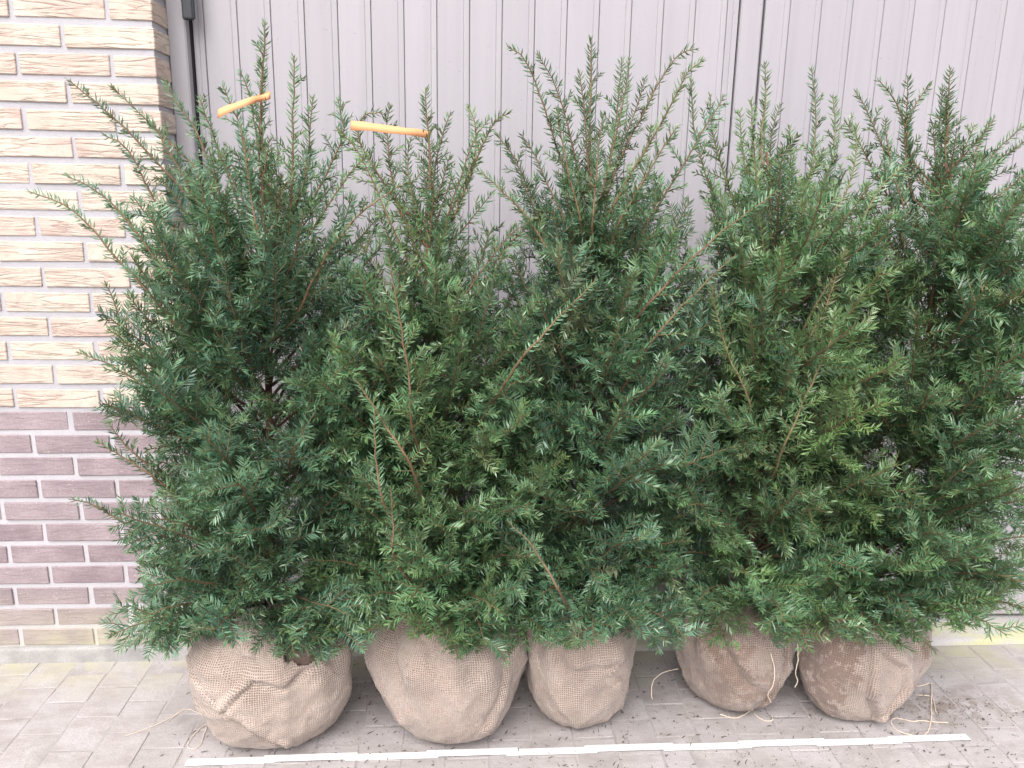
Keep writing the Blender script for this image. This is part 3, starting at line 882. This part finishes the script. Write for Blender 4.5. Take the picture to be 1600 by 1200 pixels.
FRONT = -math.pi/2
b = [gnd(422, 1168), gnd(696, 1160), gnd(902, 1137), gnd(1147, 1110), gnd(1350, 1128)]
specs = [dict(g=(b[0][0], b[0][1]+.150, .178, .325, 1.3, .02), mid=422, bot=1168, mat=B_LIGHT, holes=[(FRONT+.60, .88, .22, .08)], flaps=[(FRONT-1.5, FRONT+.3, .86, 1.12, .02), (FRONT+.9, FRONT+2.4, .84, 1.1, .02)],
              creases=[([(FRONT-.42, .50), (FRONT-.22, .38), (FRONT+.05, .22), (FRONT+.32, .12)], .010, .007), ([(FRONT-.42, .50), (FRONT-.25, .62), (FRONT-.02, .72)], .008, .005),
                       ([(FRONT-.42, .50), (FRONT-.7, .66), (FRONT-1.0, .78)], .007, .006), ([(FRONT-.42, .50), (FRONT-.75, .42), (FRONT-1.1, .40)], .006, .008), ([(FRONT-.05, .74), (FRONT+.35, .66), (FRONT+.8, .80)], .007, .007)]),
         dict(g=(b[1][0], b[1][1]+.152, .194, .325, 2.9, .0), mid=696, bot=1160, mat=B_MID, flaps=[(FRONT-1.7, FRONT+1.6, .88, 1.12, .02)], stain=lambda t, z: .25*(z < .2),
              creases=[([(FRONT+.9, .95), (FRONT+.75, .6), (FRONT+.5, .3)], .006, .010), ([(FRONT-.9, .9), (FRONT-.6, .6), (FRONT-.7, .3)], .005, .009)]),
         dict(g=(b[2][0]+.02, b[2][1]+.118, .146, .325, 4.2, -.02), mid=906, bot=1137, mat=B_MID, holes=[(FRONT-.3, .93, .25, .06)], flaps=[(FRONT-1.0, FRONT+1.8, .88, 1.12, .015)], stain=lambda t, z: .35*(z < .16)+.5*np.exp(-((t-.5)/.35)**2-((z-.62)/.16)**2),
              creases=[([(FRONT-.8, .95), (FRONT-.3, .62), (FRONT+.5, .66)], .007, .009)]),
         dict(g=(b[3][0], b[3][1]+.128, .160, .28, 5.7, .0), mid=1148, bot=1110, mat=B_DIRT, flaps=[(FRONT-1.3, FRONT+1.3, .88, 1.14, .015)], stain=lambda t, z: .35+.3*np.sin(t*3+z*5),
              creases=[([(FRONT+.5, .95), (FRONT+.55, .55), (FRONT+.35, .2)], .008, .008), ([(FRONT-.6, .9), (FRONT-.2, .5), (FRONT+.2, .35)], .006, .010)]),
         dict(g=(b[4][0], b[4][1]+.130, .156, .30, 7.1, .03), mid=1348, bot=1128, mat=B_MID, holes=[(FRONT-.45, .93, .22, .05)], flaps=[(FRONT-1.6, FRONT+.1, .84, 1.25, .03), (FRONT+.2, FRONT+1.7, .84, 1.15, .02)],
              stain=lambda t, z: 1.0/(1+np.exp((t+.42-.25*(z-.5))*14))+.55*np.exp(-((t-.85)/.22)**2),
              creases=[([(FRONT-.38, .95), (FRONT-.30, .6), (FRONT-.25, .35), (FRONT+.1, .12)], .010, .008), ([(FRONT-.1, .80), (FRONT+.25, .66), (FRONT+.45, .42), (FRONT+.2, .18)], .008, .008)])]
for sp in specs:                    # slide each ball on the ground until its outline meets the photograph's
    for _ in range(8):
        S_ = ball_surface(sp, 60, 40)[0].reshape(-1, 3); qx, qy = proj(S_)
        g_ = list(sp['g']); g_[1] += (qy.max()-sp['bot'])*.0022; g_[0] -= ((qx.max()+qx.min())/2-sp['mid'])/620
        sp['g'] = tuple(g_)
    print('ball', [round(float(x), 3) for x in sp['g'][:4]], round(float(qx.min())), round(float(qx.max())), round(float(qy.max())))

# palette weights: dark, mid, fresh, blue
trees = [
    dict(label='tall yew with long shoots reaching over the brick wall and an orange ribbon', H=.325, ztop=1.42, n=98, rx=(.295, .31), rf=.33, pal=(.8, .8, .16, 1.25),
         tr=[(424, 850, .01), (420, 650, .0), (412, 430, .0), (408, 260, .0)],
         hero=[([(415, 35), (412, 95), (408, 160), (405, 235)], .02, dict(join=False, lat=.05)),
               ([(458, 85), (460, 150), (459, 230), (457, 320), (452, 430)], -.10, dict(fresh=.7, lat=.07)),
               ([(50, 302), (110, 325), (170, 385), (230, 450), (285, 515)], -.06, dict(lat=.05)),
               ([(110, 125), (160, 165), (210, 210), (270, 275), (325, 345)], .02, dict(lat=.05)),
               ([(170, 135), (215, 180), (255, 215), (310, 270)], .08, dict(lat=.06)),
               ([(106, 278), (150, 298), (195, 335), (240, 395), (280, 450)], .0, dict(lat=.06)),
               ([(165, 220), (200, 240), (230, 295), (265, 350)], .06, dict(lat=.06)),
               ([(165, 440), (183, 490), (195, 530), (220, 580)], .0, dict(lat=.05)),
               ([(124, 555), (165, 570), (205, 592), (245, 622)], -.08, dict(lat=.06)),
               ([(112, 780), (150, 790), (190, 815), (240, 832)], -.10, dict(lat=.06)),
               ([(258, 130), (285, 175), (312, 215), (340, 295)], .12, dict(lat=.05)),
               ([(315, 150), (330, 195), (350, 250), (378, 330)], .05, dict(lat=.06)),
               ([(345, 135), (362, 175), (380, 225), (392, 290)], -.02, dict(lat=.06)),
               ([(372, 190), (380, 240), (392, 310), (405, 380)], -.12, dict(lat=.08)),
               ([(380, 110), (395, 150), (402, 200)], .04, dict(lat=.04)),
               ([(495, 150), (490, 195), (480, 260), (460, 330)], -.04, dict(lat=.06)),
               ([(528, 158), (535, 205), (520, 250), (485, 320)], .03, dict(lat=.06)),
               ([(575, 240), (552, 265), (520, 310), (480, 370)], -.05, dict(lat=.07)),
               ([(640, 282), (600, 308), (550, 350), (500, 420)], -.16, dict(fresh=.3, lat=.08)),
               ([(150, 690), (180, 710), (215, 730), (250, 750)], -.05, dict(lat=.05)),
               ([(170, 655), (195, 690), (225, 720)], -.02, dict(lat=.05)),
               ([(240, 190), (270, 240), (310, 310), (345, 380)], -.10, dict(lat=.07)),
               ([(180, 330), (215, 370), (255, 420), (300, 470)], -.13, dict(lat=.07)),
               ]),
    dict(label='slim yew with single ribboned leader standing between the two tallest yews', H=.325, ztop=1.27, n=100, rx=(.30, .31), rf=.34, fr=.55, pal=(.7, 1.3, .28, .4),
         tr=[(690, 850, .01), (682, 650, .0), (673, 450, .0), (671, 320, .0)],
         hero=[([(662, 140), (667, 200), (670, 250), (672, 300)], .0, dict(join=False, lat=.045, sp=.013)),
               ([(703, 180), (692, 212), (681, 250), (674, 310)], .02, dict(lat=.05)),
               ([(762, 182), (737, 220), (720, 272), (700, 335), (680, 400)], -.02, dict(lat=.05)),
               ([(800, 178), (778, 188), (757, 225), (733, 285), (708, 340), (688, 400)], -.08, dict(lat=.05)),
               ([(733, 165), (746, 200), (740, 250), (715, 310)], .05, dict(lat=.04)),
               ([(525, 195), (560, 235), (585, 285), (605, 335), (640, 410)], -.02, dict(lat=.06)),
               ([(612, 168), (606, 205), (610, 260), (625, 330)], .03, dict(lat=.06)),
               ([(598, 170), (570, 175), (560, 210), (590, 270)], .06, dict(lat=.04, vig=.4)),
               ([(640, 215), (636, 255), (645, 310), (660, 370)], .0, dict(lat=.06)),
               ([(614, 402), (622, 465), (632, 530), (641, 590), (646, 660)], -.26, dict(fresh=.35, lat=.09, sp=.017)),
               ([(928, 430), (880, 482), (840, 525), (806, 562)], -.27, dict(fresh=.0, lat=.03, vig=.35, nl=.015)),
               ([(588, 640), (586, 700), (590, 740), (600, 790)], -.30, dict(fresh=.3, lat=.06)),
               ([(560, 590), (585, 630), (610, 670), (640, 720)], -.30, dict(fresh=.3, lat=.07)),
               ([(840, 330), (800, 360), (760, 410), (720, 470)], -.10, dict(fresh=.2, lat=.08)),
               ([(870, 300), (850, 335), (815, 365), (780, 400), (740, 470)], .0, dict(lat=.06)),
               ([(600, 760), (605, 820), (612, 870)], -.31, dict(fresh=.3, lat=.06))]),
    dict(label='yew with fan of arching tall brown shoots in the middle of the row', H=.325, ztop=1.40, n=98, rx=(.30, .32), rf=.33, pal=(1.15, .85, .08, .9),
         tr=[(912, 850, .01), (918, 650, .0), (922, 450, .0), (925, 320, .0)],
         hero=[([(925, 60), (925, 105), (922, 165), (924, 235), (925, 300)], .0, dict(join=False, lat=.05)),
               ([(788, 76), (818, 98), (843, 155), (868, 230), (895, 310)], -.03, dict(lat=.05)),
               ([(836, 88), (857, 122), (876, 172), (892, 235), (908, 300)], .03, dict(lat=.05)),
               ([(966, 85), (962, 135), (957, 200), (942, 290)], .02, dict(lat=.05)),
               ([(984, 92), (976, 145), (963, 205), (945, 290)], -.06, dict(lat=.04)),
               ([(1085, 72), (1055, 84), (1028, 122), (1003, 175), (975, 232), (948, 300)], -.03, dict(lat=.045)),
               ([(1100, 94), (1072, 118), (1048, 163), (1018, 222), (985, 275), (945, 350)], -.09, dict(lat=.05)),
               ([(905, 115), (912, 160), (916, 215), (920, 270)], -.07, dict(lat=.05)),
               ([(1010, 120), (998, 165), (978, 220), (955, 280)], .06, dict(lat=.05)),
               ([(1135, 150), (1112, 190), (1085, 235), (1050, 290), (1000, 360)], -.05, dict(lat=.07)),
               ([(770, 205), (800, 250), (830, 310), (865, 375)], .0, dict(lat=.06)),
               ([(815, 212), (840, 250), (862, 300), (890, 360)], -.10, dict(lat=.06)),
               ([(870, 170), (880, 215), (893, 280), (908, 340)], -.12, dict(lat=.06)),
               ([(1060, 200), (1035, 240), (1005, 290), (970, 350)], -.15, dict(lat=.07)),
               ([(745, 262), (790, 300), (830, 345), (870, 410)], -.12, dict(fresh=.15, lat=.06)),
               ([(945, 175), (940, 220), (935, 280), (930, 340)], -.14, dict(lat=.06)),
               ([(785, 812), (815, 845), (845, 885), (870, 930)], -.36, dict(fresh=.0, lat=.02, vig=.3, nl=.012)),
               ([(1215, 298), (1172, 328), (1118, 368), (1065, 415), (1010, 480)], -.18, dict(fresh=.3, lat=.06)),
               ([(1150, 400), (1110, 435), (1060, 490), (1010, 550)], -.22, dict(fresh=.25, lat=.07))]),
    dict(label='lighter green yew with bare stem showing beside the dark yew', H=.28, ztop=1.42, n=98, rx=(.28, .29), rf=.36, fr=.8, stem=np.array([.20, .165, .085]), pal=(.5, 1.0, .5, .5),
         tr=[(1172, 850, .0), (1190, 700, -.04), (1200, 580, -.10), (1207, 480, -.10), (1203, 360, -.05), (1192, 240, .0)],
         hero=[([(1193, 100), (1196, 150), (1190, 205), (1190, 260)], .0, dict(join=False, lat=.04)),
               ([(1268, 105), (1275, 150), (1278, 195), (1272, 250), (1250, 330)], .0, dict(lat=.05)),
               ([(1175, 155), (1177, 200), (1182, 260), (1190, 330)], -.04, dict(lat=.06)),
               ([(1214, 160), (1203, 200), (1198, 260), (1198, 330)], .04, dict(lat=.06)),
               ([(1085, 118), (1085, 165), (1092, 225), (1120, 310), (1155, 400)], .06, dict(lat=.06)),
               ([(1152, 175), (1155, 225), (1165, 290), (1180, 370)], .0, dict(lat=.06)),
               ([(1105, 150), (1110, 210), (1130, 280), (1160, 360)], -.04, dict(lat=.07)),
               ([(1237, 195), (1238, 245), (1230, 310), (1218, 380)], -.02, dict(lat=.06)),
               ([(1300, 150), (1305, 205), (1296, 265), (1265, 340)], .03, dict(lat=.06)),
               ([(1425, 250), (1385, 290), (1352, 340), (1325, 400), (1280, 470)], -.22, dict(fresh=.4, lat=.08)),
               ([(1336, 195), (1332, 260), (1310, 315), (1270, 370), (1235, 440)], -.14, dict(fresh=.4, lat=.08, bare=.1)),
               ([(1130, 300), (1150, 370), (1175, 440), (1195, 510)], -.20, dict(fresh=.3, lat=.09)),
               ([(1250, 290), (1245, 360), (1230, 430), (1212, 500)], -.22, dict(fresh=.35, lat=.09)),
               ([(1110, 430), (1120, 490), (1140, 550), (1170, 620)], -.26, dict(fresh=.35, lat=.09)),
               ([(1320, 390), (1300, 450), (1270, 520), (1230, 590)], -.26, dict(fresh=.4, lat=.09)),
               ([(1310, 480), (1290, 550), (1270, 600), (1235, 680)], -.30, dict(fresh=.4, lat=.09)),
               ([(1180, 260), (1185, 330), (1195, 400), (1203, 470)], -.18, dict(fresh=.3, lat=.09))]),
    dict(label='dark bushy yew at the end of the row, farthest from the brick wall', H=.30, ztop=1.44, n=106, rx=(.31, .345), rf=.33, fr=.6, pal=(.9, 1.0, .22, .5),
         tr=[(1375, 850, .0), (1410, 700, -.02), (1442, 550, -.06), (1463, 420, -.08), (1474, 310, -.05), (1480, 240, -.02)],
         hero=[([(1490, 105), (1486, 150), (1482, 205), (1479, 260)], -.02, dict(join=False, lat=.045, sp=.014)),
               ([(1474, 132), (1472, 180), (1475, 250), (1472, 330)], .04, dict(lat=.05)),
               ([(1418, 115), (1418, 165), (1415, 225), (1425, 300), (1445, 380)], .0, dict(lat=.06, sp=.015)),
               ([(1374, 120), (1396, 145), (1414, 185), (1422, 240)], .0, dict(lat=.04)),
               ([(1458, 132), (1437, 155), (1421, 190), (1420, 250)], .0, dict(lat=.04)),
               ([(1342, 138), (1362, 180), (1380, 225), (1405, 280)], .03, dict(lat=.06)),
               ([(1385, 190), (1390, 230), (1400, 280), (1425, 350)], -.05, dict(lat=.07)),
               ([(1320, 185), (1345, 225), (1372, 275), (1405, 340)], .0, dict(lat=.07)),
               ([(1612, 185), (1572, 222), (1535, 262), (1500, 320)], .0, dict(lat=.06)),
               ([(1622, 205), (1570, 238), (1530, 285), (1495, 345)], -.08, dict(lat=.07)),
               ([(1550, 185), (1530, 215), (1510, 260), (1490, 320)], .03, dict(lat=.05)),
               ([(1625, 250), (1570, 295), (1520, 335), (1470, 400)], -.14, dict(fresh=.25, lat=.08)),
               ([(1630, 360), (1580, 390), (1530, 425), (1475, 470)], -.08, dict(lat=.08)),
               ([(1640, 430), (1590, 450), (1540, 475), (1480, 520)], -.03, dict(lat=.08)),
               ([(1600, 560), (1560, 580), (1510, 610), (1460, 650)], -.20, dict(fresh=.2, lat=.08)),
               ([(1612, 640), (1570, 655), (1520, 675), (1460, 700)], -.10, dict(fresh=.2, lat=.08)),
               ([(1612, 745), (1575, 748), (1530, 765), (1470, 790)], -.05, dict(fresh=.25, lat=.08)),
               ([(1600, 870), (1560, 865), (1510, 870), (1450, 880)], -.05, dict(fresh=.3, lat=.08)),
               ([(1560, 940), (1520, 925), (1470, 915), (1420, 910)], -.10, dict(fresh=.15, lat=.08)),
               ([(1460, 1020), (1430, 990), (1400, 960), (1385, 930)], -.20, dict(lat=.05))]),
]
for t, sp in zip(trees, specs):
    t['ball'] = sp['g'][:2]; t['H'] = sp['g'][3]
    make_tree(t); make_ball(sp, t)

# ------------------------------------------------------------------ orange ribbons tied to two leaders
def ribbon(name, pts, Y, wd, label):
    c = np.array([pix(px, py, Y+dy) for px, py, dy in pts]); org = c[0].copy()
    P = smooth_path(c, 40)+np.cumsum(rng.normal(0, .00035, (40, 3)), axis=0)
    n = len(P); s = np.linspace(0, 1, n)
    wv = np.stack([.05*np.sin(s*5)+.12*(1-s), -.15+.55*np.sin(s*4.5+.4), np.ones(n)], -1); wv = nrm_rows(wv)*(wd/2*(1.15-.50*s)*(1+.06*np.sin(s*31)))[:, None]
    V = np.concatenate([P-wv, P+wv]); Q = np.stack([np.arange(n-1), np.arange(1, n), n+np.arange(1, n), n+np.arange(n-1)], -1)
    o = link(name, mesh_np(name, V-org, [Q]), M['orange'], None, Vector(org))
    m = o.modifiers.new('thickness', 'SOLIDIFY'); m.thickness = .0004
    return tag(o, label, 'ribbon', 'orange marking ribbons')


ribbon('marking_ribbon', [(340, 178, -.05), (362, 168, -.055), (388, 158, -.05), (408, 152, -.022), (421, 148, -.012), (420, 147, .016), (408, 149, .022), (402, 151, .0), (398, 154, -.02)],
       specs[0]['g'][1], .0160, 'short orange plastic ribbon tied to the leader nearest the brick wall')
ribbon('marking_ribbon', [(548, 196, -.05), (575, 199, -.06), (605, 202, -.055), (640, 206, -.04), (664, 210, -.014), (673, 211, .004), (668, 211, .016), (658, 210, .010), (652, 209, -.012)],
       specs[1]['g'][1], .0165, 'long orange plastic ribbon tied to the slim single leader')

# ------------------------------------------------------------------ folding ruler on the pavement
a, c2 = gnd(291, 1192), gnd(1513, 1154)
ang = math.atan2(c2[1]-a[1], c2[0]-a[0]); Lr = float(np.linalg.norm(c2-a))
ruler = tag(empty('folding_ruler', (a[0], a[1], 0.001)), 'white ten-slat folding ruler laid open on the pavement before the root balls', 'ruler')
ruler.rotation_euler = (0, 0, ang)
pit = Lr/10
for i in range(10):
    x0, x1 = i*pit-(.014 if i else 0), (i+1)*pit+(.014 if i < 9 else 0)
    lv = .0016 if i % 2 else 0.0
    off = .0015*(1 if i % 2 else -1)
    s = link('slat', box_mesh('slat', x0, x1, -.0110, .0110, .0008, .0022, .0005, 1), M['white'], ruler)
    s.location = (0, off, lv)
    if i in (4, 6):                 # scale ticks printed along the edge that catches the eye
        V, Q = [], []
        for k in range(22):
            xx = x0+.03+k*.0042; h = .0045 if k % 5 == 0 else .003
            b0 = len(V); V += [(xx, -.0107, .0026), (xx+.0011, -.0107, .0026), (xx+.0011, -.0107+h, .0026), (xx, -.0107+h, .0026)]
            Q.append([b0, b0+1, b0+2, b0+3])
        link('scale_print', mesh_np('scale_print', V, [Q]), M['print'], s)
    if i < 9:
        V, Q = tube(np.array([[i*pit+pit, off, .0022], [i*pit+pit, off, .0042]]), np.array([.0028, .0028]), 10)
        link('rivet', mesh_np('rivet', V, [Q, ], smooth=True), M['white'], ruler)

# ------------------------------------------------------------------ loose twine
def twine(label, pts, r=.0011, ground=True, Y=None):
    c = np.array([gnd(p[0], p[1], .002+(p[2] if len(p) > 2 else 0)) if ground else pix(p[0], p[1], Y+p[2]) for p in pts]); org = c[0].copy()
    n = len(c)*9; P = smooth_path(c, n)+rng.normal(0, .0004, (n, 3))
    P[:, 2] = np.maximum(P[:, 2], r+.0006)
    V, Q = tube(P, np.full(n, r)*rng.uniform(.8, 1.25, n), 6)
    return tag(link('twine', mesh_np('twine', V-org, [Q], smooth=True), M['twine'], None, Vector(org)), label, 'twine', 'loose jute twine')


twine('looped jute twine on the paving beside the farthest root ball', [(1430, 1072), (1442, 1071), (1455, 1069), (1455, 1100), (1454, 1130), (1445, 1148), (1425, 1149), (1400, 1140), (1392, 1128),
      (1400, 1122), (1425, 1127), (1440, 1126, .002), (1460, 1128), (1481, 1129)], .0013)
twine('short kinked jute twine end lying by the farthest root ball', [(1432, 1086), (1450, 1087), (1458, 1092), (1462, 1110), (1465, 1116)], .001)
twine('thin jute twine loop on the paving next to the ribboned tall yew', [(262, 1127), (290, 1108), (318, 1118), (326, 1124), (320, 1145), (312, 1165), (298, 1170), (294, 1162), (306, 1145), (322, 1132), (340, 1130)], .0009)
twine('straight dry jute thread lying on pale paving near the brick wall', [(196, 1150), (225, 1140), (255, 1127), (284, 1112)], .0007)
y4, y5 = specs[3]['g'][1]-specs[3]['g'][2], specs[4]['g'][1]-specs[4]['g'][2]
twine('jute twine curling on the ground under the soiled root ball', [(1125, 1116), (1150, 1122), (1175, 1110), (1181, 1118), (1195, 1126), (1207, 1125), (1206, 1118)], .0012)
twine('jute string hanging down in front of soiled burlap ball', [(1246, 1005, .01), (1247, 1030, -.012), (1243, 1050, -.012), (1246, 1064, -.01), (1242, 1074, -.006)], .0012, False, y4)
twine('knotted jute string dangling across soiled burlap ball', [(1204, 1020, -.006), (1210, 1045, -.016), (1208, 1070, -.012), (1200, 1085, .0), (1205, 1098, .012)], .0012, False, y4)
twine('bent jute string poking out between two root balls', [(1060, 1045, .10), (1038, 1050, .075), (1022, 1062, .06), (1018, 1078, .045), (1019, 1092, .04)], .0010, False, y4+.05)

# ------------------------------------------------------------------ litter: fallen needles, soil crumbs
def litter(name, label, cat, n, xr, yr, mat, build, avoid=True):
    V, T, k = [], [], 0
    cnt = 0
    while cnt < n:
        x = rng.uniform(*xr); y = yr[0]+(yr[1]-yr[0])*rng.random()
        cnt += 1
        v, t = build(x, y); V.append(v); T.append(np.array(t)+k); k += len(v)
    o = link(name, mesh_np(name, np.concatenate(V), [np.concatenate(T)]), mat)
    return tag(o, label, cat, None, 'stuff')


def one_needle(x, y):
    a_ = rng.uniform(0, math.pi); L = rng.uniform(.006, .02); w_ = .0009
    d = np.array([math.cos(a_), math.sin(a_), 0]); s_ = np.array([-d[1], d[0], 0])*w_
    p = np.array([x, y, .0035])
    return np.array([p-d*L/2-s_, p-d*L/2+s_, p+np.array([0, 0, .0015])+s_, p+d*L/2]), [[0, 2, 1], [0, 3, 2]]


def one_crumb(x, y):
    r = rng.uniform(.0006, .0024)*(1 if rng.random() < .93 else 2.0)
    oct_ = np.array([[1, 0, 0], [-1, 0, 0], [0, 1, 0], [0, -1, 0], [0, 0, .8], [0, 0, -.4]])*r*rng.uniform(.6, 1.3, (6, 1))
    return oct_+np.array([x, y, .0015+r*.3]), [[0, 2, 4], [2, 1, 4], [1, 3, 4], [3, 0, 4], [2, 0, 5], [1, 2, 5], [3, 1, 5], [0, 3, 5]]


def crumb_right(x, y):
    return one_crumb(2.0+rng.normal(0, .16), -.31+rng.normal(0, .045)+.0)


litter('fallen_needles', 'dark fallen yew needles scattered over the pale paving', 'needles', 700, (.0, 2.15), (-.62, -.03), M['fallen'], one_needle)
litter('soil_crumbs', 'fine brown soil crumbs scattered around the root balls', 'soil', 1500, (.1, 2.1), (-.55, -.05), M['crumb'], one_crumb)
litter('soil_crumbs', 'brown soil spill on paving past the farthest root ball', 'soil', 330, (0, 1), (0, 1), M['crumb'], crumb_right)
